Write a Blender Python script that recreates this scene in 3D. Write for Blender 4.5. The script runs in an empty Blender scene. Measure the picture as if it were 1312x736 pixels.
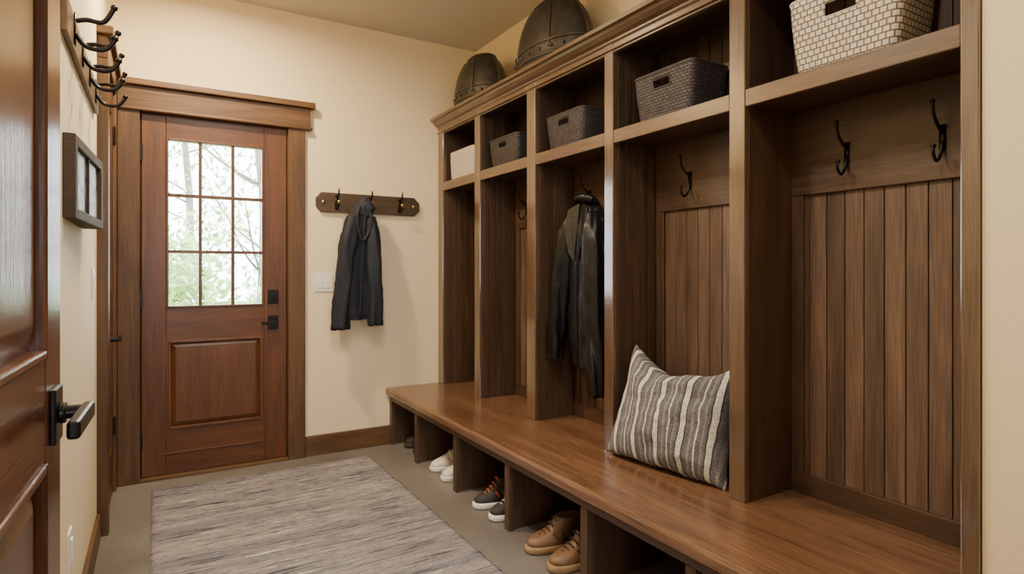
import bpy, bmesh, math, random
from mathutils import Vector, Matrix, noise
random.seed(7)
COL = bpy.context.scene.collection

# ------------------------------------------------------------------ materials
def new_mat(name):
    m = bpy.data.materials.new(name); m.use_nodes = True
    nt = m.node_tree
    return m, nt, nt.nodes['Principled BSDF']

def N(nt, t, **kw):
    n = nt.nodes.new(t)
    for k, v in kw.items():
        if hasattr(n, k): setattr(n, k, v)
        else: n.inputs[k].default_value = v
    return n

def ramp(nt, stops, interp='LINEAR'):
    r = nt.nodes.new('ShaderNodeValToRGB'); r.color_ramp.interpolation = interp
    e = r.color_ramp.elements
    while len(e) < len(stops): e.new(0.5)
    for i, (p, c) in enumerate(stops):
        e[i].position = p; e[i].color = (c[0], c[1], c[2], 1)
    return r

def wood(name, dark, light, axis='Z', rough=0.4, plank=None, scale=1.0, coat=0.0, var=0.20, cior=1.5, crough=.18):
    m, nt, b = new_mat(name); L = nt.links
    tc = N(nt, 'ShaderNodeTexCoord')
    s = {'X': (0.9, 9, 9), 'Y': (9, 0.9, 9), 'Z': (9, 9, 0.9)}[axis]
    mp = N(nt, 'ShaderNodeMapping'); mp.inputs['Scale'].default_value = [v*scale for v in s]
    L.new(tc.outputs['Object'], mp.inputs['Vector'])
    n1 = N(nt, 'ShaderNodeTexNoise'); n1.inputs['Scale'].default_value = 1.6
    n1.inputs['Detail'].default_value = 6; n1.inputs['Distortion'].default_value = 0.9; n1.inputs['Roughness'].default_value = 0.6
    L.new(mp.outputs[0], n1.inputs['Vector'])
    r = ramp(nt, [(0.25, dark), (0.75, light)])
    L.new(n1.outputs['Fac'], r.inputs[0])
    mp2 = N(nt, 'ShaderNodeMapping'); mp2.inputs['Scale'].default_value = [v*scale*(16 if v > 5 else 5) for v in s]
    L.new(tc.outputs['Object'], mp2.inputs['Vector'])
    n2 = N(nt, 'ShaderNodeTexNoise'); n2.inputs['Scale'].default_value = 1.5; n2.inputs['Detail'].default_value = 3
    L.new(mp2.outputs[0], n2.inputs['Vector'])
    r2 = ramp(nt, [(0.3, (0.55,)*3), (0.6, (1.08,)*3)])
    L.new(n2.outputs['Fac'], r2.inputs[0])
    mx = N(nt, 'ShaderNodeMix', data_type='RGBA', blend_type='MULTIPLY'); mx.inputs[0].default_value = 0.75
    L.new(r.outputs[0], mx.inputs[6]); L.new(r2.outputs[0], mx.inputs[7])
    out = mx.outputs[2]
    if plank:
        sx = N(nt, 'ShaderNodeSeparateXYZ'); L.new(tc.outputs['Object'], sx.inputs[0])
        dv = N(nt, 'ShaderNodeMath', operation='DIVIDE'); dv.inputs[1].default_value = plank[1]
        L.new(sx.outputs[plank[0]], dv.inputs[0])
        fl = N(nt, 'ShaderNodeMath', operation='FLOOR'); L.new(dv.outputs[0], fl.inputs[0])
        wn = N(nt, 'ShaderNodeTexWhiteNoise', noise_dimensions='1D'); L.new(fl.outputs[0], wn.inputs['W'])
        r3 = ramp(nt, [(0, (1-var,)*3), (1, (1+var*0.8,)*3)]); L.new(wn.outputs['Value'], r3.inputs[0])
        m2 = N(nt, 'ShaderNodeMix', data_type='RGBA', blend_type='MULTIPLY'); m2.inputs[0].default_value = 1
        L.new(out, m2.inputs[6]); L.new(r3.outputs[0], m2.inputs[7]); out = m2.outputs[2]
    L.new(out, b.inputs['Base Color'])
    b.inputs['Roughness'].default_value = rough
    b.inputs['Coat Weight'].default_value = coat; b.inputs['Coat Roughness'].default_value = crough; b.inputs['Coat IOR'].default_value = cior
    bp = N(nt, 'ShaderNodeBump'); bp.inputs['Strength'].default_value = 0.12; bp.inputs['Distance'].default_value = 0.003
    L.new(n2.outputs['Fac'], bp.inputs['Height']); L.new(bp.outputs[0], b.inputs['Normal'])
    return m

def plain(name, col, rough=0.5, metal=0.0, nscale=30, var=0.12, bump=0.1, bdist=0.002, sheen=0, spec=.5):
    m, nt, b = new_mat(name); L = nt.links
    tc = N(nt, 'ShaderNodeTexCoord')
    n = N(nt, 'ShaderNodeTexNoise'); n.inputs['Scale'].default_value = nscale; n.inputs['Detail'].default_value = 5
    L.new(tc.outputs['Object'], n.inputs['Vector'])
    r = ramp(nt, [(0.3, [c*(1-var) for c in col]), (0.7, [min(1, c*(1+var)) for c in col])])
    L.new(n.outputs['Fac'], r.inputs[0]); L.new(r.outputs[0], b.inputs['Base Color'])
    b.inputs['Roughness'].default_value = rough; b.inputs['Metallic'].default_value = metal
    b.inputs['Sheen Weight'].default_value = sheen; b.inputs['Specular IOR Level'].default_value = spec
    bp = N(nt, 'ShaderNodeBump'); bp.inputs['Strength'].default_value = bump; bp.inputs['Distance'].default_value = bdist
    L.new(n.outputs['Fac'], bp.inputs['Height']); L.new(bp.outputs[0], b.inputs['Normal'])
    return m

CD, CL = (0.046, 0.024, 0.013), (0.125, 0.069, 0.039)
M_cabZ = wood('cabinet_wood_vertical', CD, CL, 'Z', 0.42)
M_cabY = wood('cabinet_wood_long', CD, CL, 'Y', 0.42)
M_faceZ = wood('cabinet_face_lit_vertical', (.072, .040, .022), (.18, .105, .060), 'Z', 0.28, coat=1, cior=1.75, crough=.13)  # cabinet wood with window light on the face frames put into the colour
M_faceY = wood('cabinet_face_lit_long', (.072, .040, .022), (.18, .105, .060), 'Y', 0.30, coat=.7, cior=1.6)  # same window-lit tone, coloured lighter than the plain cabinet wood
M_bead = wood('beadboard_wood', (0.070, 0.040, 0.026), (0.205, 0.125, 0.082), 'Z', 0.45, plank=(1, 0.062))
M_beadU = wood('upper_beadboard_shaded', (0.030, 0.016, 0.009), (0.080, 0.044, 0.025), 'Z', 0.5, plank=(1, 0.062))  # darker copy of the beadboard; shade of the upper cubbies is in the colour
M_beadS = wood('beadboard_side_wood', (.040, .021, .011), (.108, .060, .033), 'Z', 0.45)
M_bench = wood('bench_wood', (0.110, 0.052, 0.026), (0.265, 0.140, 0.074), 'Y', 0.27, scale=0.8, coat=0.35)
M_groove = plain('groove_shadow_wood', (0.02, 0.011, 0.007), 0.7)
M_door = wood('mahogany_vertical', (0.066, 0.023, 0.009), (0.158, 0.059, 0.020), 'Z', 0.36)
M_doorX = wood('mahogany_cross', (0.066, 0.023, 0.009), (0.158, 0.059, 0.020), 'X', 0.36)
M_entZ = wood('entry_leaf_vertical', (0.055, 0.018, 0.007), (0.145, 0.050, 0.017), 'Z', 0.25)
M_entY = wood('entry_leaf_cross', (0.055, 0.018, 0.007), (0.145, 0.050, 0.017), 'Y', 0.25)
M_trimZ = wood('trim_vertical', (0.055, 0.026, 0.010), (0.165, 0.084, 0.033), 'Z', 0.45)
M_trimX = wood('trim_cross', (0.062, 0.029, 0.011), (0.20, 0.102, 0.039), 'X', 0.45)
M_trimY = wood('trim_along', (0.055, 0.026, 0.010), (0.165, 0.084, 0.033), 'Y', 0.45)
M_wall = plain('cream_paint', (0.85, 0.715, 0.475), 0.75, nscale=60, var=0.015, bump=0.05)
M_ceil = plain('ceiling_paint', (0.58, 0.55, 0.47), 0.85, nscale=60, var=0.02, bump=0.05)
M_iron = plain('dark_iron', (0.022, 0.02, 0.019), 0.35, 0.8, 60, 0.2, 0.1, 0.001)
M_brass = plain('aged_brass', (0.55, 0.38, 0.16), 0.3, 1.0)
M_rack = wood('rack_board', (0.045, 0.027, 0.013), (0.10, 0.062, 0.031), 'X', 0.5)
M_plate = plain('switch_plate', (0.80, 0.79, 0.76), 0.4, var=0.02, bump=0)

# ------------------------------------------------------------------ geometry helpers
def box(bm, x0, x1, y0, y1, z0, z1):
    v = [bm.verts.new((x, y, z)) for z in (z0, z1) for y in (y0, y1) for x in (x0, x1)]
    for f in ((0,2,3,1), (4,5,7,6), (0,1,5,4), (2,6,7,3), (0,4,6,2), (1,3,7,5)):
        bm.faces.new([v[i] for i in f])

def prismY(bm, pts, y0, y1):
    a = [bm.verts.new((x, y0, z)) for x, z in pts]; b = [bm.verts.new((x, y1, z)) for x, z in pts]
    n = len(pts)
    for i in range(n): bm.faces.new((a[i], a[(i+1) % n], b[(i+1) % n], b[i]))
    bm.faces.new(a[::-1]); bm.faces.new(b)

def smooth_path(pts, k=6):
    P = [Vector(p) for p in pts]
    if len(P) < 3: return P
    out = []
    for i in range(len(P)-1):
        p0 = P[max(i-1, 0)]; p1 = P[i]; p2 = P[i+1]; p3 = P[min(i+2, len(P)-1)]
        for j in range(k):
            t = j/k
            out.append(0.5*((2*p1)+(-p0+p2)*t+(2*p0-5*p1+4*p2-p3)*t*t+(-p0+3*p1-3*p2+p3)*t**3))
    out.append(P[-1]); return out

def tube(bm, pts, r, n=10, k=6, r1=None):
    P = smooth_path(pts, k); rings = []
    prev = None
    for i, p in enumerate(P):
        t = (P[min(i+1, len(P)-1)]-P[max(i-1, 0)]).normalized()
        if prev is None:
            a = t.orthogonal().normalized()
        else:
            a = (prev - t*prev.dot(t)).normalized()
        prev = a; b = t.cross(a)
        rr = r if r1 is None else r+(r1-r)*i/(len(P)-1)
        rings.append([bm.verts.new(p+(a*math.cos(q)+b*math.sin(q))*rr) for q in [2*math.pi*j/n for j in range(n)]])
    for i in range(len(rings)-1):
        for j in range(n):
            bm.faces.new((rings[i][j], rings[i][(j+1) % n], rings[i+1][(j+1) % n], rings[i+1][j]))
    bm.faces.new(rings[0][::-1]); bm.faces.new(rings[-1])

def ball(bm, c, r, sc=(1, 1, 1), seg=14):
    m = Matrix.Translation(c) @ Matrix.Diagonal((r*sc[0], r*sc[1], r*sc[2], 1))
    bmesh.ops.create_uvsphere(bm, u_segments=seg, v_segments=seg//2+2, radius=1, matrix=m)

def cyl(bm, c, r, depth, axis='Z', seg=24, r2=None):
    rot = {'Z': Matrix(), 'X': Matrix.Rotation(math.pi/2, 4, 'Y'), 'Y': Matrix.Rotation(math.pi/2, 4, 'X')}[axis]
    bmesh.ops.create_cone(bm, cap_ends=True, segments=seg, radius1=r, radius2=r if r2 is None else r2, depth=depth,
                          matrix=Matrix.Translation(c) @ rot)

def rings_to_faces(bm, rings, cap0=False, cap1=False):
    n = len(rings[0])
    for i in range(len(rings)-1):
        for j in range(n):
            bm.faces.new((rings[i][j], rings[i][(j+1) % n], rings[i+1][(j+1) % n], rings[i+1][j]))
    if cap0: bm.faces.new(rings[0][::-1])
    if cap1: bm.faces.new(rings[-1])

def obj(name, bm, mat, parent=None, bevel=0, smooth=False, subsurf=0, solid=0, recenter=True):
    bmesh.ops.recalc_face_normals(bm, faces=bm.faces)
    me = bpy.data.meshes.new(name); bm.to_mesh(me); bm.free()
    if mat: me.materials.append(mat)
    if smooth:
        for p in me.polygons: p.use_smooth = True
    o = bpy.data.objects.new(name, me); COL.objects.link(o)
    if solid:
        s = o.modifiers.new('sol', 'SOLIDIFY'); s.thickness = solid; s.offset = 0
    if bevel:
        b = o.modifiers.new('bev', 'BEVEL'); b.width = bevel; b.segments = 2; b.limit_method = 'ANGLE'; b.angle_limit = math.radians(50)
    if subsurf:
        s = o.modifiers.new('sub', 'SUBSURF'); s.levels = subsurf; s.render_levels = subsurf
    if parent is not None:
        o.parent = parent
    elif recenter and me.vertices:
        xs = [v.co for v in me.vertices]
        c = Vector(((min(v.x for v in xs)+max(v.x for v in xs))/2, (min(v.y for v in xs)+max(v.y for v in xs))/2, min(v.z for v in xs)))
        me.transform(Matrix.Translation(-c)); o.location = c
    return o

def empty(name, loc=(0, 0, 0), rot=(0, 0, 0)):
    e = bpy.data.objects.new(name, None); e.empty_display_size = 0.1; COL.objects.link(e)
    e.location = loc; e.rotation_euler = rot
    return e

def settle(e):
    pts = []
    for c in e.children:
        if c.type == 'MESH': pts += [v.co.copy() for v in c.data.vertices]
    if not pts: return
    c = Vector(((min(v.x for v in pts)+max(v.x for v in pts))/2, (min(v.y for v in pts)+max(v.y for v in pts))/2, min(v.z for v in pts)))
    e.location = c
    for k in e.children: k.matrix_parent_inverse = Matrix.Translation(-c)

B = bmesh.new
YB, XL, XR, XC, CH = 3.82, -0.22, 1.985, 1.70, 2.74

# ------------------------------------------------------------------ room shell
bm = B(); box(bm, -1.6, 2.2, -2.5, YB+0.12, -0.1, 0)
mf, nt, b = new_mat('concrete_floor'); L = nt.links
tc = N(nt, 'ShaderNodeTexCoord')
n1 = N(nt, 'ShaderNodeTexNoise'); n1.inputs['Scale'].default_value = 2.2; n1.inputs['Detail'].default_value = 8; L.new(tc.outputs['Object'], n1.inputs['Vector'])
r1 = ramp(nt, [(0.3, (0.140, 0.127, 0.116)), (0.7, (0.235, 0.215, 0.197))]); L.new(n1.outputs['Fac'], r1.inputs[0])
n2 = N(nt, 'ShaderNodeTexNoise'); n2.inputs['Scale'].default_value = 70; n2.inputs['Detail'].default_value = 4; L.new(tc.outputs['Object'], n2.inputs['Vector'])
r2 = ramp(nt, [(0.35, (0.86,)*3), (0.65, (1.06,)*3)]); L.new(n2.outputs['Fac'], r2.inputs[0])
mx = N(nt, 'ShaderNodeMix', data_type='RGBA', blend_type='MULTIPLY'); mx.inputs[0].default_value = 1
L.new(r1.outputs[0], mx.inputs[6]); L.new(r2.outputs[0], mx.inputs[7]); L.new(mx.outputs[2], b.inputs['Base Color'])
b.inputs['Roughness'].default_value = 0.36
obj('floor', bm, mf)
bm = B(); box(bm, -1.6, 2.2, -2.5, YB+0.12, CH, CH+0.1); obj('ceiling', bm, M_ceil)
DX0, DX1, DZ = -0.085, 0.70, 2.035
bm = B()
box(bm, XL-0.12, DX0, YB, YB+0.12, 0, CH); box(bm, DX1, XR+0.12, YB, YB+0.12, 0, CH); box(bm, DX0, DX1, YB, YB+0.12, DZ, CH)
obj('wall_back', bm, M_wall)
bm = B(); box(bm, XL-0.12, XL, 0.18, YB, 0, CH); obj('wall_left', bm, M_wall)
bm = B(); box(bm, XR, XR+0.12, 0.64, YB, 0, CH); obj('wall_right', bm, M_wall)
bm = B(); box(bm, XC, XR+0.12, 0.18, 0.64, 0, CH); obj('wall_right_return', bm, M_wall)
bm = B(); box(bm, -1.6, -0.19, 0.06, 0.18, 0, CH); box(bm, 0.95, XR+0.12, 0.06, 0.18, 0, CH); box(bm, -0.19, 0.95, 0.06, 0.18, 2.09, CH)
obj('wall_front', bm, M_wall)
bm = B(); box(bm, -1.6, -1.5, -2.5, 0.06, 0, CH); obj('wall_hall_left', bm, M_wall)
bm = B(); box(bm, 2.0, 2.1, -2.5, 0.06, 0, CH); obj('wall_hall_right', bm, M_wall)
bm = B(); box(bm, -1.5, -.8, -2.5, -2.4, 0, CH); box(bm, .6, 2.0, -2.5, -2.4, 0, CH); box(bm, -.8, .6, -2.5, -2.4, 0, .9); box(bm, -.8, .6, -2.5, -2.4, 2.2, CH)
obj('wall_hall_end', bm, M_wall)
bm = B()
for x in (-.8, -.12, .56): box(bm, x, x+.04, -2.48, -2.42, .9, 2.2)
for z in (.9, 1.53, 2.16): box(bm, -.76, .56, -2.478, -2.422, z, z+.04)
obj('hall_fill_window', bm, M_trimZ)  # unseen hall window, added and sized to control fill light from behind

# baseboards
bm = B(); box(bm, 0.795, 1.345, YB-0.018, YB, 0, 0.125); obj('baseboard_back', bm, M_trimX, bevel=0.004)
bm = B(); box(bm, XL, XL+0.016, 1.08, 3.10, 0, 0.11); obj('baseboard_left', bm, M_trimY, bevel=0.004)

# back door casing
e = empty('trim_back_door')
bm = B(); box(bm, -0.178, DX0+0.01, YB-0.028, YB, 0, 2.03); box(bm, DX1-0.01, 0.79, YB-0.028, YB, 0, 2.03)
box(bm, DX0, DX0+0.012, YB, YB+0.12, 0, DZ); box(bm, DX1-0.012, DX1, YB, YB+0.12, 0, DZ)
obj('casing_sides', bm, M_trimZ, e, 0.004)
bm = B(); box(bm, -0.178, 0.82, YB-0.036, YB, 2.03, 2.155); box(bm, DX0+.012, DX1-.012, YB, YB+0.12, DZ-0.012, DZ)
obj('casing_header', bm, M_trimX, e, 0.004)
bm = B(); box(bm, -0.178, 0.845, YB-0.062, YB, 2.155, 2.19); box(bm, -0.178, 0.83, YB-0.045, YB, 2.022, 2.038); obj('header_cap', bm, M_trimX, e, 0.006)
bm = B(); box(bm, DX0+.012, DX0+.03, YB+.044, YB+.06, .018, DZ-.012); box(bm, DX1-.03, DX1-.012, YB+.044, YB+.06, .018, DZ-.012); box(bm, DX0+.03, DX1-.03, YB+.044, YB+.06, DZ-.03, DZ-.012)
box(bm, DX0+.03, DX1-.03, YB+.044, YB+.06, .018, .035)
obj('door_stop', bm, M_groove, e)
settle(e)

# ------------------------------------------------------------------ back door
e = empty('door_1')
x0, x1 = DX0+0.016, DX1-0.016; y0, y1 = YB+0.002, YB+0.044
gx0, gx1, gz0, gz1 = 0.048, 0.556, 0.945, 1.896
px0, px1, pz0, pz1 = 0.065, 0.54, 0.275, 0.755
bm = B(); box(bm, x0, gx0, y0, y1, 0.02, 2.02); box(bm, gx1, x1, y0, y1, 0.02, 2.02)
obj('stiles', bm, M_door, e, 0.003)
bm = B(); box(bm, gx0, gx1, y0+.001, y1, gz1, 2.02); box(bm, gx0, gx1, y0+.001, y1, pz1, gz0); box(bm, gx0, gx1, y0+.001, y1, 0.02, pz0)
obj('rails', bm, M_doorX, e, 0.002)
bm = B(); box(bm, gx0, px0, y0+.001, y1, pz0, pz1); box(bm, px1, gx1, y0+.001, y1, pz0, pz1)
box(bm, px0, px1, y0+0.018, y1, pz0, pz1)
fr = 0.03
a = [bm.verts.new(p) for p in ((px0, y0+.018, pz0), (px1, y0+.018, pz0), (px1, y0+.018, pz1), (px0, y0+.018, pz1))]
c = [bm.verts.new(p) for p in ((px0+fr, y0+.006, pz0+fr), (px1-fr, y0+.006, pz0+fr), (px1-fr, y0+.006, pz1-fr), (px0+fr, y0+.006, pz1-fr))]
for i in range(4): bm.faces.new((a[i], a[(i+1) % 4], c[(i+1) % 4], c[i]))
bm.faces.new(c)
obj('raised_panel', bm, M_door, e)
bm = B()
t = 0.012
def frame(bm, a0, a1, b0, b1, ya, yb, w):
    box(bm, a0, a0+w, ya, yb, b0, b1); box(bm, a1-w, a1, ya, yb, b0, b1)
    box(bm, a0+w, a1-w, ya, yb, b0, b0+w); box(bm, a0+w, a1-w, ya, yb, b1-w, b1)
frame(bm, gx0, gx1, gz0, gz1, y0-0.006, y1-.004, t)
frame(bm, px0-.008, px1+.008, pz0-.008, pz1+.008, y0-0.005, y0+.01, 0.014)
for i in (1, 2):
    xx = gx0+(gx1-gx0)*i/3; zz = gz0+(gz1-gz0)*i/3
    box(bm, xx-0.009, xx+0.009, y0+.001, y1-.006, gz0+t, gz1-t)
    box(bm, gx0+t, gx1-t, y0+.002, y1-.007, zz-0.009, zz+0.009)
box(bm, gx0-.03, gx1+.03, y0-.004, y0+.004, 0.13, 0.137)
obj('muntins', bm, M_door, e, 0.002)
mg = bpy.data.materials.new('window_glass'); mg.use_nodes = True; nt = mg.node_tree; nt.nodes.clear(); L = nt.links
o_ = nt.nodes.new('ShaderNodeOutputMaterial'); tr = nt.nodes.new('ShaderNodeBsdfTransparent'); gl = nt.nodes.new('ShaderNodeBsdfGlossy'); gl.inputs['Roughness'].default_value = 0.02
fz = nt.nodes.new('ShaderNodeFresnel'); fz.inputs[0].default_value = 1.45; ms = nt.nodes.new('ShaderNodeMixShader')
L.new(fz.outputs[0], ms.inputs[0]); L.new(tr.outputs[0], ms.inputs[1]); L.new(gl.outputs[0], ms.inputs[2]); L.new(ms.outputs[0], o_.inputs[0])
bm = B(); v = [bm.verts.new(p) for p in ((gx0+t, y0+.02, gz0+t), (gx1-t, y0+.02, gz0+t), (gx1-t, y0+.02, gz1-t), (gx0+t, y0+.02, gz1-t))]; bm.faces.new(v)
obj('window_glass', bm, mg, e)
bm = B()
for z in (1.80, 0.99, 0.22): box(bm, x0-.012, x0+.006, y0-.012, y0+.002, z-.045, z+.045)
box(bm, .577, .637, y0-.008, y0, .955, 1.04); cyl(bm, (.607, y0-.016, .997), .018, .02, 'Y'); box(bm, .603, .611, y0-.034, y0-.02, .982, 1.012)
box(bm, .577, .637, y0-.008, y0, .80, .885); cyl(bm, (.607, y0-.024, .842), .012, .036, 'Y'); box(bm, .535, .619, y0-.052, y0-.038, .833, .852)
obj('door_hardware', bm, M_iron, e, 0.002)
settle(e)
bm = B(); box(bm, DX0+.012, DX1-.012, YB-0.03, YB+0.11, 0, 0.018); obj('door_threshold', bm, M_trimX, bevel=0.003)

# ------------------------------------------------------------------ closet door on left wall
e = empty('door_2')
XF = -0.178
bm = B(); box(bm, XL, XF, 3.12, 3.20, 0, 2.08); box(bm, XL, XF, 3.72, 3.79, 0, 2.08); obj('casing_sides', bm, M_trimZ, e, .004)
bm = B(); box(bm, XL, XF, 3.12, 3.79, 2.08, 2.18); box(bm, XL, XF+.02, 3.09, 3.755, 2.18, 2.215); obj('casing_header', bm, M_trimY, e, .004)
bm = B(); box(bm, XL, XF-.014, 3.202, 3.30, .01, 2.078); box(bm, XL, XF-.014, 3.62, 3.718, .01, 2.078)
for z in ((.01, .24), (.9, 1.05), (1.95, 2.078)): box(bm, XL, XF-.015, 3.30, 3.62, z[0], z[1])
box(bm, XL, XF-.026, 3.30, 3.62, .24, 1.95)
obj('leaf', bm, M_door, e, .002)
bm = B()
for z in (1.86, 0.35): box(bm, XF-.014, XF-.002, 3.70, 3.722, z-.045, z+.045)
box(bm, XF-.014, XF-.006, 3.235, 3.28, .79, .89); cyl(bm, (XF+.012, 3.258, .84), .011, .04, 'X'); box(bm, XF+.028, XF+.042, 3.245, 3.36, .83, .85)
obj('lever_handle', bm, M_iron, e, .002)
settle(e)

# ------------------------------------------------------------------ foreground open entrance leaf
ang = math.radians(-2.3)
hx, hy = -0.1465, 0.235
e = empty('door_3', (hx, hy, 0), (0, 0, ang))
W = 0.80; th = 0.04
bm = B(); box(bm, -th, 0, 0, .10, .01, 2.05); box(bm, -th, 0, W-.10, W, .01, 2.05); obj('stiles', bm, M_entZ, e, .003)
bm = B()
for z in ((.01, .22), (.915, 1.045), (1.93, 2.05)): box(bm, -th, -.0005, .10, W-.10, z[0], z[1])
obj('rails', bm, M_entY, e, .001)
bm = B()
for z0_, z1_ in ((.22, .915), (1.045, 1.93)):
    box(bm, -.026, -.014, .10, W-.10, z0_, z1_)
    q = .045
    a = [bm.verts.new(p) for p in ((-.014, .112, z0_+.012), (-.014, W-.112, z0_+.012), (-.014, W-.112, z1_-.012), (-.014, .112, z1_-.012))]
    c = [bm.verts.new(p) for p in ((-.004, .10+q, z0_+q), (-.004, W-.10-q, z0_+q), (-.004, W-.10-q, z1_-q), (-.004, .10+q, z1_-q))]
    for i in range(4): bm.faces.new((a[i], a[(i+1) % 4], c[(i+1) % 4], c[i]))
    bm.faces.new(c)
obj('raised_panels', bm, M_entZ, e)
bm = B()
for z0_, z1_ in ((.22, .915), (1.045, 1.93)):
    for (ya, yb, za, zb) in ((.10, .112, z0_, z1_), (W-.112, W-.10, z0_, z1_), (.112, W-.112, z0_, z0_+.012), (.112, W-.112, z1_-.012, z1_)):
        box(bm, -.02, .004, ya, yb, za, zb)
obj('panel_moulding', bm, M_entZ, e, .003)
bm = B()
hz = .967; hyl = W-.055
box(bm, 0, .007, hyl-.022, hyl+.028, hz-.038, hz+.034)
cyl(bm, (.004+.018, hyl, hz), .009, .038, 'X'); cyl(bm, (.011, hyl, hz), .014, .008, 'X')
obj('handle_rose', bm, M_iron, e, .002)
bm = B(); box(bm, .031, .045, hyl-.118, hyl+.011, hz-.011, hz+.011); obj('lever', bm, M_iron, e, .004)

bm = B(); box(bm, -0.19, -0.17, 0.05, 0.19, 0, 2.07); box(bm, .93, .95, .05, .19, 0, 2.07); box(bm, -.19, .95, .05, .19, 2.07, 2.09); obj('trim_front_doorway', bm, M_trimZ, bevel=.003)

# ------------------------------------------------------------------ locker cabinet
e = empty('mudroom_locker_bench')
ST = [(0.642, 0.681), (1.301, 1.364), (1.968, 2.026), (2.580, 2.662), (3.193, 3.265), (3.735, 3.815)]
BZ = 0.3745; Y0, Y1 = 0.645, 3.815
SH0, SH1, OT = 1.704, 1.762, 2.097
XBK = 1.955
TOPZ = 2.176
bm = B()
for i, (a, b_) in enumerate(ST):
    box(bm, XC-.012, XC+.012, a, b_, BZ, 2.14)
obj('face_stiles', bm, M_faceZ, e, .003)
bm = B()
for i in range(5):
    a = ST[i][1]; b_ = ST[i+1][0]
    box(bm, XC-.010, XC+.012, a, b_, SH0, SH1)
    box(bm, XC-.010, XC+.012, a, b_, OT, 2.14)
obj('face_rails', bm, M_faceY, e, .003)
bm = B()
for i in range(5):
    a = ST[i][1]; b_ = ST[i+1][0]
    box(bm, XC+.012, XBK+.006, a-.003, b_+.003, SH0+.012, SH1-.006)
box(bm, XC+.012, XBK+.018, Y0, Y1, 2.14, TOPZ)
obj('shelves_and_top', bm, M_cabY, e)
bm = B()
for i, (a, b_) in enumerate(ST):
    box(bm, XC+.012, XBK+.006, max(a, Y0)+.004 if i else .646, b_-.004, BZ, 2.14)
obj('dividers', bm, M_cabZ, e)
bm = B(); bmu = B()
for i in range(1, 6):
    a = ST[i][0]
    n = 5; w = (XBK-.02-(XC+.014))/n
    for k in range(n):
        xx = XC+.014+k*w
        if i == 1: continue
        box(bm, xx+.002, xx+w-.002, a-.002, a+.004, BZ, SH0+.012)
        box(bmu, xx+.002, xx+w-.002, a-.002, a+.004, SH1-.006, 2.14)
    if i == 1:
        box(bm, XC+.012, XBK, a, a+.004, BZ, SH0+.012); box(bmu, XC+.012, XBK, a, a+.004, SH1-.006, 2.14)
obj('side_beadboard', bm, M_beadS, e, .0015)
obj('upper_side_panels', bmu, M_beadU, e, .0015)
bm = B(); box(bm, XBK+.006, XBK+.018, Y0, Y1, BZ, 2.14); obj('back_panel', bm, M_groove, e)
bm = B(); bmu = B()
for i in range(5):
    a = ST[i][1]; b_ = ST[i+1][0]
    yy = math.floor(a/.062)*.062
    while yy < b_:
        s0, s1 = max(yy+.0015, a), min(yy+.0605, b_)
        if s1 > s0+.004:
            box(bm, XBK-.002, XBK+.007, s0, s1, BZ+.06, 1.43)
            box(bmu, XBK-.002, XBK+.007, s0, s1, SH1-.006, 2.14)
        yy += .062
obj('back_beadboard', bm, M_bead, e, .0015)
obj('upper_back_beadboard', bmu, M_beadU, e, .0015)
bm = B()
for i in range(5):
    a = ST[i][1]; b_ = ST[i+1][0]
    box(bm, XBK-.016, XBK+.006, a, b_, 1.418, SH0+.012)
    box(bm, XBK-.016, XBK+.006, a, b_, BZ, BZ+.07)
obj('back_rails', bm, M_cabY, e, .003)
bm = B()
for i in range(5):
    a = ST[i][1]; b_ = ST[i+1][0]
    box(bm, XBK-.013, XBK+.006, b_-.045, b_, BZ+.07, 1.418)
    box(bm, XBK-.013, XBK+.006, a, a+.03, BZ+.07, 1.418)
obj('back_stiles', bm, M_cabZ, e, .003)
bm = B()
prismY(bm, [(XC+.02, 2.135), (XC-.012, 2.135), (XC-.018, 2.142), (XC-.018, 2.150), (XC-.034, 2.158), (XC-.05, 2.172), (XC-.056, 2.184),
            (XC-.072, 2.186), (XC-.072, 2.204), (XC+.02, 2.204)], Y0, Y1)
prismY(bm, [(XC-.012, 2.104), (XC-.020, 2.108), (XC-.020, 2.114), (XC-.012, 2.118)], Y0, Y1)
obj('crown_moulding', bm, M_faceY, e, .0015)
bm = B(); box(bm, XC+.02, XR-.003, Y0, Y1, TOPZ, 2.20); obj('cabinet_top', bm, M_cabY, e)
bm = B()
prismY(bm, [(1.318, BZ-.048), (1.310, BZ-.040), (1.308, BZ-.012), (1.312, BZ-.004), (1.320, BZ), (XBK, BZ), (XBK, BZ-.048)], Y0, Y1)
obj('bench_top', bm, M_bench, e)
bm = B()
box(bm, 1.338, 1.36, Y0, Y1, BZ-.085, BZ-.048)
obj('bench_apron', bm, M_cabY, e, .002)
bm = B()
DV = [.665, 1.215, 1.72, 2.272, 2.808, 3.352, 3.795]
for y in DV:
    box(bm, 1.336, 1.36, y-.02, y+.02, 0, BZ-.085)
    box(bm, 1.36, 1.93, y-.010, y+.010, 0, BZ-.048)
box(bm, 1.75, 1.77, Y0, Y1, 0, BZ-.048)
obj('shoe_cubby_dividers', bm, M_cabZ, e, .002)
def coat_hook(bm, y, xb, z, s=1.0):
    box(bm, xb-.004, xb, y-.008*s, y+.008*s, z-.045*s, z+.03*s)
    tube(bm, [(xb-.004, y, z-.02*s), (xb-.012*s, y, z-.055*s), (xb-.035*s, y, z-.078*s), (xb-.055*s, y, z-.060*s), (xb-.055*s, y, z-.038*s)], .0045*s)
    tube(bm, [(xb-.004, y, z+.01*s), (xb-.025*s, y, z+.022*s), (xb-.052*s, y, z+.05*s), (xb-.060*s, y, z+.088*s)], .0045*s)
    ball(bm, (xb-.060*s, y, z+.088*s), .007*s); ball(bm, (xb-.055*s, y, z-.038*s), .007*s)
bm = B()
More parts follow.
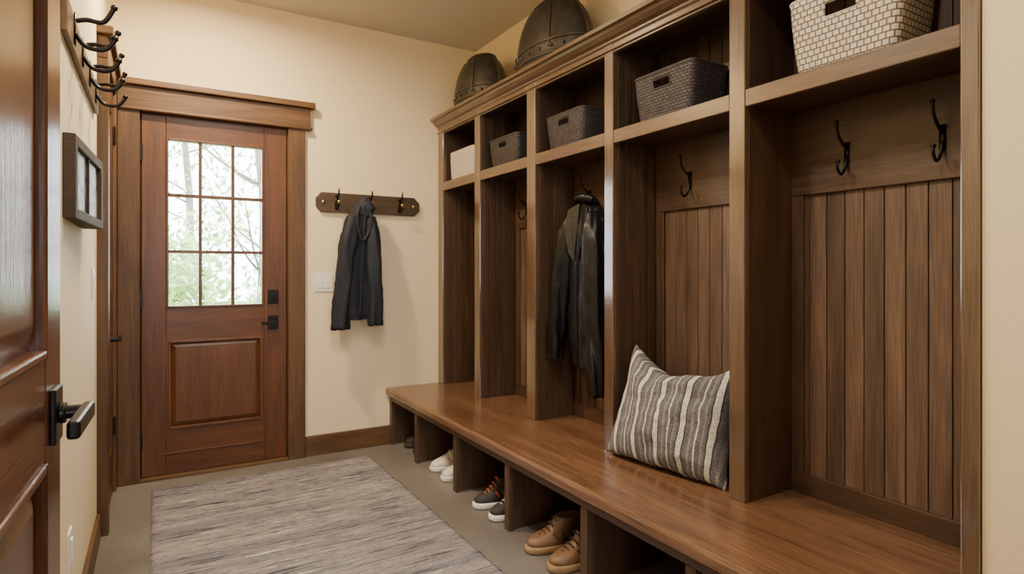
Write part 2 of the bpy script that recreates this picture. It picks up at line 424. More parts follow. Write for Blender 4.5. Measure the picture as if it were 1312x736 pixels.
for y in (.825, 1.10, 1.50, 1.765, 2.16, 2.44, 2.80, 3.06, 3.37, 3.62):
    coat_hook(bm, y, XBK-.016, 1.545)
obj('coat_hooks', bm, M_iron, e, smooth=True)
settle(e)

# ------------------------------------------------------------------ coat rack on back wall
e = empty('wall_coat_rack')
bm = B()
zc = 1.587; hw = .062
prismY(bm, [(.855, zc-.025), (.855, zc+.025), (.888, zc+hw), (1.505, zc+hw), (1.543, zc+.025), (1.543, zc-.025), (1.505, zc-hw), (.888, zc-hw)], YB-.022, YB)
obj('board', bm, M_rack, e, .004)
bm = B(); bm2 = B()
for x in (.981, 1.194, 1.397):
    box(bm, x-.010, x+.010, YB-.026, YB-.022, zc-.045, zc+.045)
    tube(bm, [(x, YB-.026, zc-.01), (x, YB-.05, zc-.035), (x, YB-.078, zc-.03), (x, YB-.082, zc-.005)], .005)
    tube(bm, [(x, YB-.026, zc+.01), (x, YB-.05, zc+.02), (x, YB-.08, zc+.05), (x, YB-.084, zc+.075)], .005)
    ball(bm2, (x, YB-.083, zc-.002), .013); ball(bm2, (x, YB-.084, zc+.078), .008)
for x in (.90, 1.50): ball(bm2, (x, YB-.023, zc), .012, (1, .5, 1))
obj('iron_hooks', bm, M_iron, e, smooth=True); obj('brass_knobs', bm2, M_brass, e, smooth=True)
settle(e)

# ------------------------------------------------------------------ hook rail on left wall
e = empty('iron_hook_rail')
bm = B(); box(bm, XL, XL+.016, 1.98, 2.98, 1.80, 1.90); obj('board', bm, M_trimY, e, .003)
bm = B()
for y in (2.14, 2.36, 2.60, 2.84):
    xb = XL+.016; z = 1.865
    box(bm, xb, xb+.004, y-.016, y+.016, z-.05, z+.04)
    tube(bm, [(xb+.004, y, z-.02), (xb+.03, y, z-.052), (xb+.075, y, z-.05), (xb+.098, y, z-.018)], .007)
    tube(bm, [(xb+.004, y, z+.02), (xb+.03, y, z+.028), (xb+.07, y, z+.03), (xb+.095, y, z+.075)], .007)
    ball(bm, (xb+.098, y, z-.014), .010); ball(bm, (xb+.096, y, z+.078), .010)
obj('hooks', bm, M_iron, e, smooth=True)
settle(e)

# ------------------------------------------------------------------ picture frame
e = empty('picture_frame')
def fx(y): return -0.19+(y-2.021)*(.0294/.516)
ya, yb, za, zb = 2.021, 2.537, 1.300, 1.535
def wedge(bm, y0, y1, z0, z1, off=0.0):
    v = []
    for z in (z0, z1):
        for (x, y) in ((XL, y0), (fx(y0)+off, y0), (fx(y1)+off, y1), (XL, y1)):
            v.append(bm.verts.new((x, y, z)))
    for f in ((0, 3, 2, 1), (4, 5, 6, 7), (0, 1, 5, 4), (1, 2, 6, 5), (2, 3, 7, 6), (3, 0, 4, 7)): bm.faces.new([v[i] for i in f])
bm = B(); fw = .038
wedge(bm, ya, ya+fw, za, zb); wedge(bm, yb-fw, yb, za, zb); wedge(bm, ya+fw, yb-fw, za, za+fw*.8); wedge(bm, ya+fw, yb-fw, zb-fw*.8, zb)
obj('frame', bm, wood('frame_wood', (.022, .013, .008), (.065, .038, .022), 'Y', .75), e, .003)
m, nt, b = new_mat('botanical_print'); L = nt.links
tc = N(nt, 'ShaderNodeTexCoord'); vn = N(nt, 'ShaderNodeTexVoronoi'); vn.inputs['Scale'].default_value = 14; vn.feature = 'DISTANCE_TO_EDGE'
L.new(tc.outputs['Object'], vn.inputs['Vector']); r = ramp(nt, [(0.0, (.05, .055, .035)), (.08, (.10, .11, .07)), (.14, (.30, .31, .24))]); L.new(vn.outputs['Distance'], r.inputs[0])
L.new(r.outputs[0], b.inputs['Base Color']); b.inputs['Roughness'].default_value = .45
bm = B(); wedge(bm, ya+fw, yb-fw, za+fw*.8, zb-fw*.8, -.012); obj('print', bm, m, e)
bm = B(); wedge(bm, (ya+yb)/2-.006, (ya+yb)/2+.006, za+fw*.8, zb-fw*.8, -.004); obj('mullion', bm, M_groove, e)
settle(e)

# ------------------------------------------------------------------ switches
M_rock = plain('rocker_white', (.86, .85, .82), .35, var=.02, bump=0)
def plate(name, gangs, on):
    e = empty(name); bm = B(); w = .046*gangs+.026
    def bx(a0, a1, d0, d1, z0, z1):
        if on[0] == 'back': box(bm, on[1]+a0, on[1]+a1, YB-d1, YB-d0, z0, z1)
        else: box(bm, XL+d0, XL+d1, on[1]+a0, on[1]+a1, z0, z1)
    zc = on[2]
    bx(-w/2, w/2, 0, .006, zc-.058, zc+.058)
    obj('cover_plate', bm, M_plate, e, .002); bm = B()
    for g in range(gangs):
        c = (g-(gangs-1)/2)*.046; bx(c-.016, c+.016, .006, .010, zc-.033, zc+.033)
    obj('rockers', bm, M_rock, e, .001); settle(e)
plate('light_switch', 2, ('back', .905, 1.08))
plate('light_switch', 1, ('left', 2.905, 1.108))
plate('wall_outlet', 1, ('left', 2.162, .335))

# ------------------------------------------------------------------ rug
m, nt, b = new_mat('woven_rug'); L = nt.links
tc = N(nt, 'ShaderNodeTexCoord'); mp = N(nt, 'ShaderNodeMapping'); mp.inputs['Scale'].default_value = (2.4, 40, 1); L.new(tc.outputs['Object'], mp.inputs['Vector'])
n1 = N(nt, 'ShaderNodeTexNoise'); n1.inputs['Scale'].default_value = 1.6; n1.inputs['Detail'].default_value = 7; n1.inputs['Roughness'].default_value = .75; L.new(mp.outputs[0], n1.inputs['Vector'])
r1 = ramp(nt, [(.36, (.04, .043, .062)), (.44, (.14, .135, .158)), (.5, (.39, .36, .34)), (.555, (.13, .13, .17)), (.62, (.64, .60, .55))]); L.new(n1.outputs['Fac'], r1.inputs[0])
mp3 = N(nt, 'ShaderNodeMapping'); mp3.inputs['Scale'].default_value = (.5, 8, 1); L.new(tc.outputs['Object'], mp3.inputs['Vector'])
n3 = N(nt, 'ShaderNodeTexNoise'); n3.inputs['Scale'].default_value = 1.2; n3.inputs['Detail'].default_value = 3; L.new(mp3.outputs[0], n3.inputs['Vector'])
r3 = ramp(nt, [(.38, (.72, .73, .82)), (.62, (1.18, 1.14, 1.10))]); L.new(n3.outputs['Fac'], r3.inputs[0])
mx = N(nt, 'ShaderNodeMix', data_type='RGBA', blend_type='MULTIPLY'); mx.inputs[0].default_value = 1; L.new(r1.outputs[0], mx.inputs[6]); L.new(r3.outputs[0], mx.inputs[7])
L.new(mx.outputs[2], b.inputs['Base Color']); b.inputs['Roughness'].default_value = .95
mp2 = N(nt, 'ShaderNodeMapping'); mp2.inputs['Scale'].default_value = (50, 110, 1); L.new(tc.outputs['Object'], mp2.inputs['Vector'])
n2 = N(nt, 'ShaderNodeTexNoise'); n2.inputs['Scale'].default_value = 1.5; n2.inputs['Detail'].default_value = 3; L.new(mp2.outputs[0], n2.inputs['Vector'])
bp = N(nt, 'ShaderNodeBump'); bp.inputs['Strength'].default_value = 1; bp.inputs['Distance'].default_value = .009; L.new(n2.outputs['Fac'], bp.inputs['Height']); L.new(bp.outputs[0], b.inputs['Normal'])
bm = B(); nx, ny = 60, 220; rx0, rx1, ry0, ry1 = -.02, 1.135, .55, 3.62
def rp(i, j, top):
    x = rx0+(rx1-rx0)*i/nx; y = ry0+(ry1-ry0)*j/ny
    if i in (0, nx): x += .006*noise.noise(Vector((i, y*9, 0)))
    if j in (0, ny): y += .008*noise.noise(Vector((x*8, j, 0)))
    z = .001
    if top:
        z = .011+.0024*math.sin(y*2*math.pi/.028)+.002*noise.noise(Vector((x*7, y*25, 0)))
        if i in (0, nx) or j in (0, ny): z = .006
    return (x, y, z)
g = [[bm.verts.new(rp(i, j, True)) for j in range(ny+1)] for i in range(nx+1)]
for i in range(nx):
    for j in range(ny): bm.faces.new((g[i][j], g[i+1][j], g[i+1][j+1], g[i][j+1]))
edge = [(i, 0) for i in range(nx)]+[(nx, j) for j in range(ny)]+[(i, ny) for i in range(nx, 0, -1)]+[(0, j) for j in range(ny, 0, -1)]
lo = [bm.verts.new((rp(i, j, False))) for i, j in edge]
for k in range(len(edge)):
    k2 = (k+1) % len(edge); bm.faces.new((g[edge[k][0]][edge[k][1]], lo[k], lo[k2], g[edge[k2][0]][edge[k2][1]]))
obj('striped_rug', bm, m, smooth=True)

# ------------------------------------------------------------------ baskets
def weave(name, ca, cb, mort, bw, bh):
    m, nt, b = new_mat(name); L = nt.links
    uv = N(nt, 'ShaderNodeTexCoord')
    br = N(nt, 'ShaderNodeTexBrick'); br.inputs['Color1'].default_value = (*ca, 1); br.inputs['Color2'].default_value = (*cb, 1); br.inputs['Mortar'].default_value = (*mort, 1)
    br.inputs['Scale'].default_value = 1; br.inputs['Brick Width'].default_value = bw; br.inputs['Row Height'].default_value = bh
    br.inputs['Mortar Size'].default_value = bh*.13; br.inputs['Mortar Smooth'].default_value = .5
    L.new(uv.outputs['UV'], br.inputs['Vector'])
    L.new(br.outputs['Color'], b.inputs['Base Color']); b.inputs['Roughness'].default_value = .6
    iv = N(nt, 'ShaderNodeMath', operation='SUBTRACT'); iv.inputs[0].default_value = 1; L.new(br.outputs['Fac'], iv.inputs[1])
    bp = N(nt, 'ShaderNodeBump'); bp.inputs['Strength'].default_value = 1; bp.inputs['Distance'].default_value = .005; L.new(iv.outputs[0], bp.inputs['Height']); L.new(bp.outputs[0], b.inputs['Normal'])
    return m
M_wCream = weave('cream_weave', (.70, .63, .51), (.60, .52, .41), (.18, .13, .09), .022, .018)
M_wCreamS = weave('cream_weave_fine', (.82, .76, .66), (.72, .65, .54), (.25, .2, .15), .020, .013)
M_wGrey = weave('grey_weave', (.085, .067, .070), (.045, .036, .038), (.008, .007, .007), .020, .012)
def basket(name, x0, x1, y0, y1, z0, h, mat, rimmat, handle=True, taper=.86):
    e = empty(name)
    cx, cy = (x0+x1)/2, (y0+y1)/2; hx, hy = (x1-x0)/2, (y1-y0)/2
    bm = B(); uvl = bm.loops.layers.uv.new('UVMap')
    def per(hx, hy, r):
        pts = []
        def arc(cx, cy, a0):
            for k in range(5):
                a = a0+math.pi/2*k/4; pts.append((cx+r*math.cos(a), cy+r*math.sin(a)))
        def line(p, q, n):
            for k in range(1, n): pts.append((p[0]+(q[0]-p[0])*k/n, p[1]+(q[1]-p[1])*k/n))
        arc(hx-r, hy-r, 0); line((hx-r, hy), (-hx+r, hy), 12)
        arc(-hx+r, hy-r, math.pi/2); line((-hx, hy-r), (-hx, -hy+r), 15)
        arc(-hx+r, -hy+r, math.pi); line((-hx+r, -hy), (hx-r, -hy), 12)
        arc(hx-r, -hy+r, 1.5*math.pi); line((hx, -hy+r), (hx, hy-r), 15)
        return pts
    rows = 12; rings = []; top = per(hx, hy, .025)
    cum = [0]
    for k in range(len(top)): a = top[k]; b_ = top[(k+1) % len(top)]; cum.append(cum[-1]+math.hypot(a[0]-b_[0], a[1]-b_[1]))
    for j in range(rows+1):
        t = j/rows; s = taper+(1-taper)*t; bulge = 1+.02*math.sin(math.pi*t)
        rings.append([bm.verts.new((cx+px*s*bulge, cy+py*s*bulge, z0+h*t)) for px, py in top])
    n = len(top)
    for j in range(rows):
        for k in range(n):
            k2 = (k+1) % n
            px = (top[k][0]+top[k2][0])/2; py = (top[k][1]+top[k2][1])/2
            if handle and abs(px) > hx*.97 and abs(py) < hy*.30 and 8 <= j <= 9: continue
            f = bm.faces.new((rings[j][k], rings[j][k2], rings[j+1][k2], rings[j+1][k]))
            for lp, (uu, vv) in zip(f.loops, ((cum[k], j), (cum[k+1], j), (cum[k+1], j+1), (cum[k], j+1))):
                lp[uvl].uv = (uu, vv/rows*h)
    f = bm.faces.new(rings[0])
    for lp in f.loops: lp[uvl].uv = (lp.vert.co.x, lp.vert.co.y)
    obj('woven_body', bm, mat, e, solid=.007, smooth=True)
    bm = B()
    pts = [Vector((cx+px, cy+py, z0+h)) for px, py in top]
    tube(bm, pts+[pts[0]], .0065, 8, 1)
    s = (taper+(1-taper)*.75)*1.014
    if handle:
        for sx in (-1, 1):
            X = cx+sx*hx*s; wy = hy*.33; z_a = z0+h*.655; z_b = z0+h*.845
            tube(bm, [(X, cy-wy, z_a), (X, cy-wy, z_b), (X, cy+wy, z_b), (X, cy+wy, z_a), (X, cy-wy, z_a)], .004, 8, 1)
    obj('rim_and_handles', bm, rimmat, e, smooth=True)
    settle(e)
M_rimC = plain('cream_rim', (.6, .52, .4), .6); M_rimG = plain('grey_rim', (.05, .042, .042), .5)
ZS = SH1+.003
basket('woven_basket', 1.730, 1.938, .835, 1.170, ZS, .235, M_wCream, M_rimC)
basket('woven_basket', 1.730, 1.938, 1.565, 1.885, ZS, .190, M_wGrey, M_rimG)
basket('woven_basket', 1.730, 1.938, 2.235, 2.545, ZS, .170, M_wGrey, M_rimG)
basket('woven_basket', 1.730, 1.938, 2.83, 3.155, ZS, .165, M_wGrey, M_rimG)
basket('woven_basket', 1.725, 1.93, 3.35, 3.700, ZS, .185, M_wCreamS, M_rimC, handle=False, taper=.95)

# ------------------------------------------------------------------ domes on top of cabinet
M_helm = plain('hammered_bronze', (.06, .052, .043), .45, .5, 22, .35, .5, .006)
M_helmB = plain('bronze_band', (.10, .083, .062), .38, .7, 30, .2, .2)
def dome(name, cx, cy, z0, rx, ry, h):
    e = empty(name)
    prof = [(1.0, 0), (1.02, .02), (1.0, .05), (.965, .07), (.955, .18), (.925, .34), (.87, .50), (.79, .65), (.68, .78), (.57, .865), (.53, .89), (.52, .93), (.44, .965), (.25, .99), (.02, 1.0)]
    bm = B(); rings = []
    for r, z in prof:
        ring = []
        for k in range(56):
            a = 2*math.pi*k/56
            q = r*(1+.015*(abs(math.sin(a*4))**6)*(1 if z > .06 else 0))
            ring.append(bm.verts.new((cx+rx*q*math.cos(a), cy+ry*q*math.sin(a), z0+h*z)))
        rings.append(ring)
    rings_to_faces(bm, rings, True, True)
    obj('shell', bm, M_helm, e, smooth=True)
    bm = B()
    for zz, rr in ((.10, .97), (.28, .95)):
        pts = [(cx+rx*rr*math.cos(a), cy+ry*rr*math.sin(a), z0+h*zz) for a in [2*math.pi*k/48 for k in range(49)]]
        tube(bm, pts, .006, 6, 1)
    for k in range(22):
        a = 2*math.pi*k/22
        ball(bm, (cx+rx*.97*math.cos(a), cy+ry*.97*math.sin(a), z0+h*.19), .009, seg=8)
    for k in range(6):
        a = math.pi/6+math.pi/3*k
        tube(bm, [(cx+rx*r*1.012*math.cos(a), cy+ry*r*1.012*math.sin(a), z0+h*z) for r, z in prof[4:11]], .007, 6, 3)
    obj('bands_and_rivets', bm, M_helmB, e, smooth=True)
    settle(e)
dome('riveted_metal_dome', 1.805, 3.39, 2.204, .158, .255, .335)
dome('riveted_metal_dome', 1.805, 2.58, 2.204, .158, .310, .375)

# ------------------------------------------------------------------ pillow
m, nt, b = new_mat('striped_fabric'); L = nt.links
tc = N(nt, 'ShaderNodeTexCoord'); nz = N(nt, 'ShaderNodeTexNoise'); nz.inputs['Scale'].default_value = 9; nz.inputs['Detail'].default_value = 2; L.new(tc.outputs['Object'], nz.inputs['Vector'])
sx = N(nt, 'ShaderNodeSeparateXYZ'); L.new(tc.outputs['Object'], sx.inputs[0])
nm = N(nt, 'ShaderNodeMath', operation='MULTIPLY_ADD'); nm.inputs[1].default_value = .016; L.new(nz.outputs['Fac'], nm.inputs[0]); L.new(sx.outputs[0], nm.inputs[2])
ml = N(nt, 'ShaderNodeMath', operation='MULTIPLY'); ml.inputs[1].default_value = 9.5; L.new(nm.outputs[0], ml.inputs[0])
fr_ = N(nt, 'ShaderNodeMath', operation='FRACT'); L.new(ml.outputs[0], fr_.inputs[0])
cr, gr, dk, tn = (.70, .67, .61), (.155, .15, .16), (.045, .042, .045), (.27, .245, .225)
rr = ramp(nt, [(0, cr), (.18, dk), (.22, gr), (.38, tn), (.47, gr), (.60, cr), (.65, gr), (.80, tn), (.87, gr), (.96, dk)], 'CONSTANT'); L.new(fr_.outputs[0], rr.inputs[0])
nf = N(nt, 'ShaderNodeTexNoise'); nf.inputs['Scale'].default_value = 150; L.new(tc.outputs['Object'], nf.inputs['Vector'])
rf = ramp(nt, [(.3, (.5,)*3), (.7, (1.25,)*3)]); L.new(nf.outputs['Fac'], rf.inputs[0])
mx = N(nt, 'ShaderNodeMix', data_type='RGBA', blend_type='MULTIPLY'); mx.inputs[0].default_value = .8; L.new(rr.outputs[0], mx.inputs[6]); L.new(rf.outputs[0], mx.inputs[7])
L.new(mx.outputs[2], b.inputs['Base Color']); b.inputs['Roughness'].default_value = .95
bp = N(nt, 'ShaderNodeBump'); bp.inputs['Strength'].default_value = .6; bp.inputs['Distance'].default_value = .003; L.new(nf.outputs['Fac'], bp.inputs['Height']); L.new(bp.outputs[0], b.inputs['Normal'])
bm = B(); n = 44; S = .268
def pil(a, b_, side):
    x = S*a*(1-.10*(1-b_*b_))*(1-.05*b_); z = S*.86*b_*(1-.05*(1-a*a))
    if b_ > 0:
        z -= .080*(1-a*a)*b_**2
        z += .022*(abs(a)**6)*b_**4
    th = .105*(max(0, (1-a*a)*(1-b_*b_)))**.42
    th *= 1+.25*noise.noise(Vector((a*2.2, b_*2.2, side*3)))+.10*noise.noise(Vector((a*5, b_*5, side*5)))
    z += .014*noise.noise(Vector((a*2, b_*3, 9)))
    return Vector((x, side*th, z))
for side in (-1, 1):
    g = [[bm.verts.new(pil(-1+2*i/n, -1+2*j/n, side)) for j in range(n+1)] for i in range(n+1)]
    for i in range(n):
        for j in range(n): bm.faces.new((g[i][j], g[i+1][j], g[i+1][j+1], g[i][j+1]))
bmesh.ops.remove_doubles(bm, verts=bm.verts, dist=.0004)
o = obj('striped_throw_pillow', bm, m, smooth=True, recenter=False)
wx = Vector((.09, -.545, 0)).normalized(); up = Vector((.13, .03, .43)); up = (up-wx*up.dot(wx)).normalized(); nn = up.cross(wx)
R = Matrix((wx, nn, up)).transposed().to_4x4()
roll = Matrix.Rotation(math.radians(2), 4, 'Y')
o.matrix_world = Matrix.Translation((1.755, 1.684, BZ+.222)) @ R @ roll

# ------------------------------------------------------------------ jackets
def loft(bm, keys, n=40, sub=6, amp=.08, k=7, ph=0.0, seed=0, cap_top=True, inner=True):
    K = [Vector(q[:3]) for q in keys]; A = [Vector((q[3], q[4], 0)) for q in keys]
    C = smooth_path(K, sub); Rr = smooth_path(A, sub); rings = []
    m_ = len(C)
    for i in range(m_):
        t = i/(m_-1); ring = []
        for j in range(n):
            a = 2*math.pi*j/n
            f = 1+amp*(.3+.7*t)*math.sin(k*a+ph+2.2*math.sin(t*3+seed))+amp*.9*noise.noise(Vector((math.cos(a)*1.6+seed, math.sin(a)*1.6, t*7)))
            f += amp*.9*noise.noise(Vector((math.cos(a)*2.4+seed, math.sin(a)*2.4, t*18)))
            ring.append(bm.verts.new((C[i].x+Rr[i].x*f*math.cos(a), C[i].y+Rr[i].y*f*math.sin(a), C[i].z+.01*noise.noise(Vector((math.cos(a)*2, math.sin(a)*2, seed)))*(1 if i == m_-1 else 0))))
        rings.append(ring)
    if inner:
        last = rings[-1]; c = sum((v.co for v in last), Vector())/n
        r2 = [bm.verts.new(c+(v.co-c)*.9) for v in last]
        r3 = [bm.verts.new(c+(v.co-c)*.85+Vector((0, 0, .05))) for v in last]
        rings += [r2, r3]
    rings_to_faces(bm, rings, cap_top, True)

M_jack = plain('navy_cotton', (.015, .018, .028), .65, 0, 90, .3, .15, .001, spec=.35)
M_leath = plain('black_leather', (.008, .007, .0065), .36, 0, 45, .2, .35, .004, spec=.42)

e = empty('hanging_cotton_jacket')
J = YB-.085
bm = B()
loft(bm, [(1.125, J+.01, 1.60, .020, .016), (1.125, J, 1.56, .050, .04), (1.115, J-.005, 1.50, .078, .05), (1.105, J, 1.42, .092, .058), (1.095, J, 1.25, .105, .06), (1.085, J, 1.05, .122, .06), (1.08, J, .92, .130, .062), (1.075, J, .845, .120, .055)], amp=.14, k=6, seed=1)
obj('body', bm, M_jack, e, smooth=True)
bm = B()
loft(bm, [(1.06, J-.03, 1.50, .035, .035), (1.035, J-.05, 1.40, .050, .042), (1.008, J-.055, 1.22, .054, .044), (.985, J-.05, 1.0, .054, .042), (.978, J-.05, .79, .052, .036)], n=30, amp=.15, k=4, seed=4)
loft(bm, [(1.170, J-.02, 1.50, .032, .035), (1.180, J-.045, 1.40, .043, .042), (1.188, J-.055, 1.22, .048, .044), (1.194, J-.055, 1.0, .048, .042), (1.196, J-.05, .805, .046, .036)], n=30, amp=.15, k=4, seed=8)
obj('sleeves', bm, M_jack, e, smooth=True)
bm = B()
loft(bm, [(1.13, J-.03, 1.620, .018, .014), (1.14, J-.04, 1.595, .040, .022), (1.145, J-.045, 1.555, .05, .028), (1.135, J-.04, 1.51, .045, .026), (1.12, J-.03, 1.47, .02, .015)], n=28, amp=.22, k=3, seed=3, inner=False)
tube(bm, [(1.13, J-.055, 1.50), (1.118, J-.066, 1.38), (1.105, J-.07, 1.15), (1.09, J-.07, .86)], .006, 6)
for pts in ([(1.10, J-.05, 1.56), (1.075, J-.066, 1.49), (1.085, J-.07, 1.40), (1.11, J-.068, 1.34)], [(1.16, J-.05, 1.56), (1.165, J-.066, 1.48), (1.15, J-.07, 1.40), (1.115, J-.068, 1.34)]):
    tube(bm, pts, .011, 8)
obj('collar_and_placket', bm, M_jack, e, smooth=True)
settle(e)

e = empty('hanging_leather_jacket')
JX = 1.835
bm = B()
loft(bm, [(JX+.03, 2.335, 1.525, .02, .022), (JX+.02, 2.33, 1.48, .045, .060), (JX+.01, 2.33, 1.40, .06, .105), (JX, 2.32, 1.27, .066, .125), (JX, 2.31, 1.08, .068, .14), (JX, 2.30, .90, .07, .15), (JX, 2.28, .78, .07, .15), (JX, 2.26, .68, .066, .145)], amp=.12, k=6, seed=11)
obj('body', bm, M_leath, e, smooth=True)
bm = B()
loft(bm, [(JX-.02, 2.41, 1.44, .035, .035), (JX-.04, 2.44, 1.34, .050, .050), (JX-.05, 2.47, 1.17, .052, .054), (JX-.055, 2.50, .98, .047, .05), (JX-.06, 2.52, .80, .042, .045), (JX-.06, 2.525, .70, .04, .042)], n=32, amp=.15, k=4, seed=14)
loft(bm, [(JX-.03, 2.25, 1.44, .035, .035), (JX-.055, 2.225, 1.34, .050, .050), (JX-.065, 2.21, 1.17, .052, .052), (JX-.07, 2.20, .98, .048, .05), (JX-.07, 2.185, .78, .044, .046), (JX-.065, 2.17, .57, .04, .042)], n=32, amp=.16, k=4, seed=19)
obj('sleeves', bm, M_leath, e, smooth=True)
bm = B()
for s, yy in ((1, 2.345), (-1, 2.315)):
    v = [(JX-.035, yy, 1.49), (JX-.062, yy+s*.06, 1.46), (JX-.082, yy+s*.07, 1.37), (JX-.085, yy+s*.03, 1.24), (JX-.07, yy+s*.004, 1.20)]
    vs = [bm.verts.new(p) for p in v]; bm.faces.new(vs)
obj('lapels', bm, M_leath, e, solid=.006, bevel=.002)
bm = B()
tube(bm, [(JX-.02, 2.26, 1.50), (JX-.045, 2.30, 1.515), (JX-.035, 2.37, 1.515), (JX, 2.40, 1.49)], .018, 10)
tube(bm, [(JX-.07, 2.33, 1.20), (JX-.076, 2.325, 1.0), (JX-.078, 2.315, .72)], .004, 6)
obj('collar_and_zip', bm, M_leath, e, smooth=True)
settle(e)

# ------------------------------------------------------------------ shoes
def shoe(name, x, y, yaw, L_, W_, H_, up_mat, sole_mat, acc_mat):
    e = empty(name, (x, y, 0.001), (0, 0, yaw))
    def outline(F, w, x0=0.0, n=36):
        pts = []
        for k in range(n):
            a = 2*math.pi*k/n
            cx = math.cos(a); sy = math.sin(a)
            u = (1-cx)/2
            xx = x0+(F-x0)*(1-u)
            base = abs(sy)**.72
            wid = w*(1.0 if u < .45 else 1.0-.26*min(1, (u-.45)/.4))
            pts.append((xx, math.copysign(base, sy)*wid))
        return pts
    bm = B()
    lv = [(.020, 1.0, 1.0, 0), (.038, 1.0, 1.0, 0), (.05, .965, .96, .002), (.06, .90, .90, .004), (.070, .78, .84, .006), (.080, .68, .78, .008), (.092, .60, .72, .009), (H_, .54, .66, .010)]
    rings = []
    for z, F, w, x0 in lv: rings.append([bm.verts.new((px, py, z)) for px, py in outline(L_*F, W_/2*w, x0)])
    for z, F, w, x0 in ((H_+.003, .53, .62, .014), (H_-.002, .52, .56, .018), (.06, .52, .5, .02)): rings.append([bm.verts.new((px, py, z)) for px, py in outline(L_*F, W_/2*w, x0)])
    rings_to_faces(bm, rings, True, True)
    obj('upper', bm, up_mat, e, smooth=True, subsurf=1)
    bm = B(); rings = []
    for z, s in ((0, .97), (.006, 1.03), (.026, 1.05), (.030, 1.0)):
        rings.append([bm.verts.new((px-.004, py*s, z)) for px, py in outline(L_*(1+.03*(s > 1)), W_/2*1.02, -.004)])
    rings_to_faces(bm, rings, True, True); obj('sole', bm, sole_mat, e, smooth=True)
    bm = B()
    for i in range(5):
        t = i/4; xx = L_*(.56+.22*t); zz = H_+.002-(H_-.066)*t**.8; w = W_*.22
        tube(bm, [(xx, -w, zz-.012), (xx+.004, 0, zz+.002), (xx, w, zz-.012)], .003, 6, 4)
    for s in (-1, 1):
        for q in (.30, .42, .54):
            tube(bm, [(L_*q, s*W_*.43, .035), (L_*(q+.06), s*W_*.42, .058), (L_*(q+.10), s*W_*.34, .075)], .0045, 6, 4)
    tube(bm, [(.004, -.012, .04), (.004, -.012, H_), (.004, .012, H_), (.004, .012, .04)], .004, 6, 3)
    obj('laces_and_stripes', bm, acc_mat, e, smooth=True)
P = plain
mW = P('white_mesh', (.72, .70, .66), .7, bump=.2); mWs = P('white_rubber', (.8, .78, .73), .5); mGr = P('grey_lace', (.35, .34, .34), .7)
mBk = P('black_suede', (.03, .027, .027), .7); mOr = P('orange_accent', (.60, .12, .04), .5)
mBr = P('tan_leather', (.17, .088, .038), .45); mBrD = P('dark_brown_trim', (.04, .022, .014), .5); mTan = P('tan_rubber', (.33, .21, .10), .6)
mBs = P('black_rubber', (.04, .037, .035), .6); mLt = P('light_lace', (.6, .6, .6), .7)
shoe('white_sneaker', 1.62, 3.14, math.radians(176), .27, .095, .105, mW, mWs, mGr)
shoe('white_sneaker', 1.61, 2.985, math.radians(181), .27, .095, .105, mW, mWs, mGr)
shoe('running_shoe', 1.60, 2.54, math.radians(176), .28, .10, .13, mBk, mWs, mOr)
shoe('running_shoe', 1.60, 2.40, math.radians(181), .28, .10, .13, mBk, mWs, mLt)
shoe('brown_leather_shoe', 1.585, 2.015, math.radians(174), .29, .105, .125, mBr, mTan, mBrD)
shoe('brown_leather_shoe', 1.580, 1.865, math.radians(179), .29, .105, .125, mBr, mTan, mBrD)
shoe('black_shoe', 1.66, 3.66, math.radians(178), .27, .095, .10, mBk, mBs, mBs)
shoe('black_shoe', 1.66, 3.52, math.radians(181), .27, .095, .10, mBk, mBs, mBs)

# ------------------------------------------------------------------ recessed ceiling lights
ml = bpy.data.materials.new('lamp_lens'); ml.use_nodes = True
bs = ml.node_tree.nodes['Principled BSDF']; bs.inputs['Emission Color'].default_value = (1, .82, .6, 1); bs.inputs['Emission Strength'].default_value = 6
for i, (x, y, p, cl) in enumerate(((.22, 3.08, 46, (1, .77, .49)), (.40, 1.7, 25, (1, .87, .72)), (.55, .75, 21, (1, .91, .80)))):
    e = empty('recessed_downlight', (x, y, CH))
    bm = B(); rings = []
    for r, z in ((.085, 0), (.085, -.006), (.062, -.008), (.058, -.002)):
        rings.append([bm.verts.new((r*math.cos(a), r*math.sin(a), z)) for a in [2*math.pi*k/32 for k in range(32)]])
    rings_to_faces(bm, rings); obj('trim_ring', bm, M_plate, e, smooth=True)
    bm = B(); cyl(bm, (0, 0, -.0015), .058, .002); obj('lens', bm, ml, e)
    ld = bpy.data.lights.new('lamp_light', 'AREA'); ld.shape = 'DISK'; ld.size = .12; ld.energy = p; ld.color = cl; ld.spread = math.radians(172)
    lo_ = bpy.data.objects.new('lamp_light', ld); COL.objects.link(lo_); lo_.parent = e; lo_.location = (0, 0, -.012)

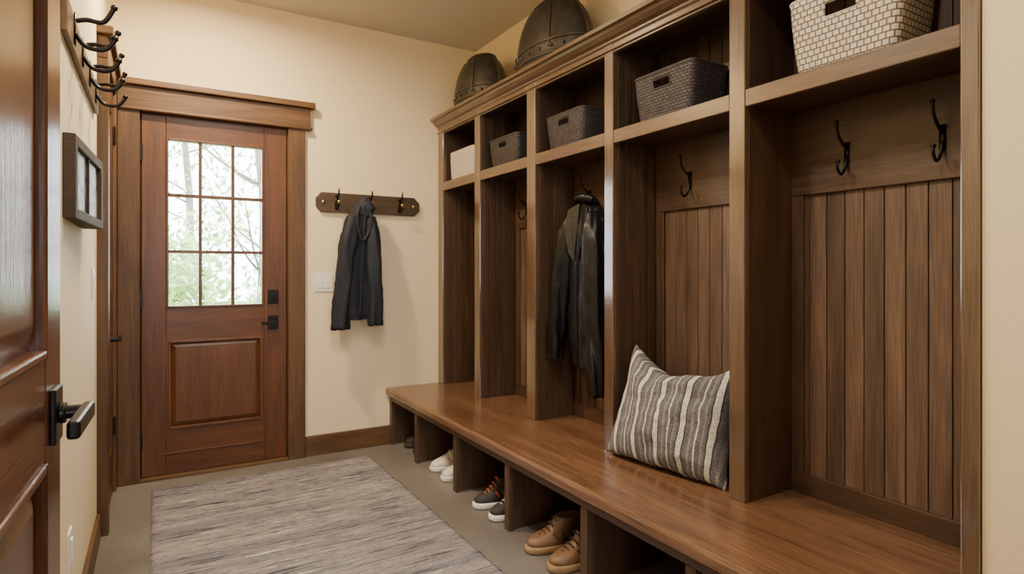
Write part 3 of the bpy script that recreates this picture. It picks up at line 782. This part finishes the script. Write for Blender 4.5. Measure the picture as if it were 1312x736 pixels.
# ------------------------------------------------------------------ outdoors
bm = B(); box(bm, -14, 14, YB+.2, 30, -.35, -.25); obj('ground_lawn', bm, plain('grass', (.16, .22, .08), .9, nscale=3, var=.4))
M_bark = plain('bark', (.20, .17, .15), .9, nscale=12, var=.3)
def tree(name, x, y, h, r, seed):
    rnd = random.Random(seed); e = empty(name); bm = B()
    top = Vector((x+rnd.uniform(-.4, .4), y, h))
    tube(bm, [(x, y, -.27), (x+.08, y, h*.3), (x-.05, y, h*.6), top], r, 10, 4, r*.35)
    tips = []
    for i in range(12):
        z = h*rnd.uniform(.14, .95); a = rnd.uniform(0, 6.28); l = rnd.uniform(.8, 1.8)
        p0 = Vector((x, y, z)); p1 = p0+Vector((math.cos(a)*l*.5, math.sin(a)*l*.5, l*.25)); p2 = p0+Vector((math.cos(a)*l, math.sin(a)*l, l*.7))
        tube(bm, [p0, p1, p2], r*.22, 6, 4, r*.05); tips += [p1, p2]
        for q in range(2):
            b0 = p1.lerp(p2, rnd.random()); b1 = b0+Vector((rnd.uniform(-.5, .5), rnd.uniform(-.5, .5), rnd.uniform(-.1, .6)))
            tube(bm, [b0, b1], r*.07, 5, 1, r*.02); tips.append(b1)
    obj('trunk', bm, M_bark, e, smooth=True)
    return e, tips
M_leaf = plain('spring_leaves', (.30, .47, .12), .7, nscale=4, var=.4)
def leaves(e, centers, n, spread, seed, s=.07):
    rnd = random.Random(seed); bm = B()
    for i in range(n):
        c = rnd.choice(centers)+Vector((rnd.gauss(0, spread), rnd.gauss(0, spread), rnd.gauss(0, spread)))
        d = Vector((rnd.uniform(-1, 1), rnd.uniform(-1, 1), rnd.uniform(-1, 1))).normalized(); u = d.orthogonal().normalized()
        v = [bm.verts.new(c+d*s), bm.verts.new(c+u*s*.5), bm.verts.new(c-d*s), bm.verts.new(c-u*s*.5)]; bm.faces.new(v)
    obj('foliage', bm, M_leaf, e)
for i, (x, y, h, r) in enumerate(((1.62, 11.5, 7, .13), (-.4, 14, 8, .12), (2.6, 15, 8, .14), (.7, 18, 9, .12), (-2.2, 12.5, 7, .12), (4.6, 14, 8, .14))):
    e, tips = tree('garden_tree', x, y, h, r, 20+i); leaves(e, tips, 800, .35, i, .065); settle(e)
e = empty('garden_shrub')
cs = [Vector((random.uniform(-2.5, 3.5), random.uniform(7.0, 8.2), random.uniform(-.1, .65))) for _ in range(60)]+[Vector((random.uniform(-.4, .4), random.uniform(7.0, 8.2), random.uniform(.7, 1.45))) for _ in range(12)]
leaves(e, cs, 7500, .2, 77, .06); settle(e)

w = bpy.data.worlds.new('World'); bpy.context.scene.world = w; w.use_nodes = True
bg = w.node_tree.nodes['Background']; bg.inputs[0].default_value = (.88, .94, 1, 1); bg.inputs[1].default_value = 15.0

# ------------------------------------------------------------------ camera
cd = bpy.data.cameras.new('camera'); cam = bpy.data.objects.new('camera', cd); COL.objects.link(cam)
cd.sensor_width = 36; cd.lens = 36*760/1312; cd.shift_y = -21/1312; cd.clip_start = .02
cam.location = (0, 0, 1.155); cam.rotation_euler = (math.pi/2, 0, -math.atan(456/760))
bpy.context.scene.camera = cam
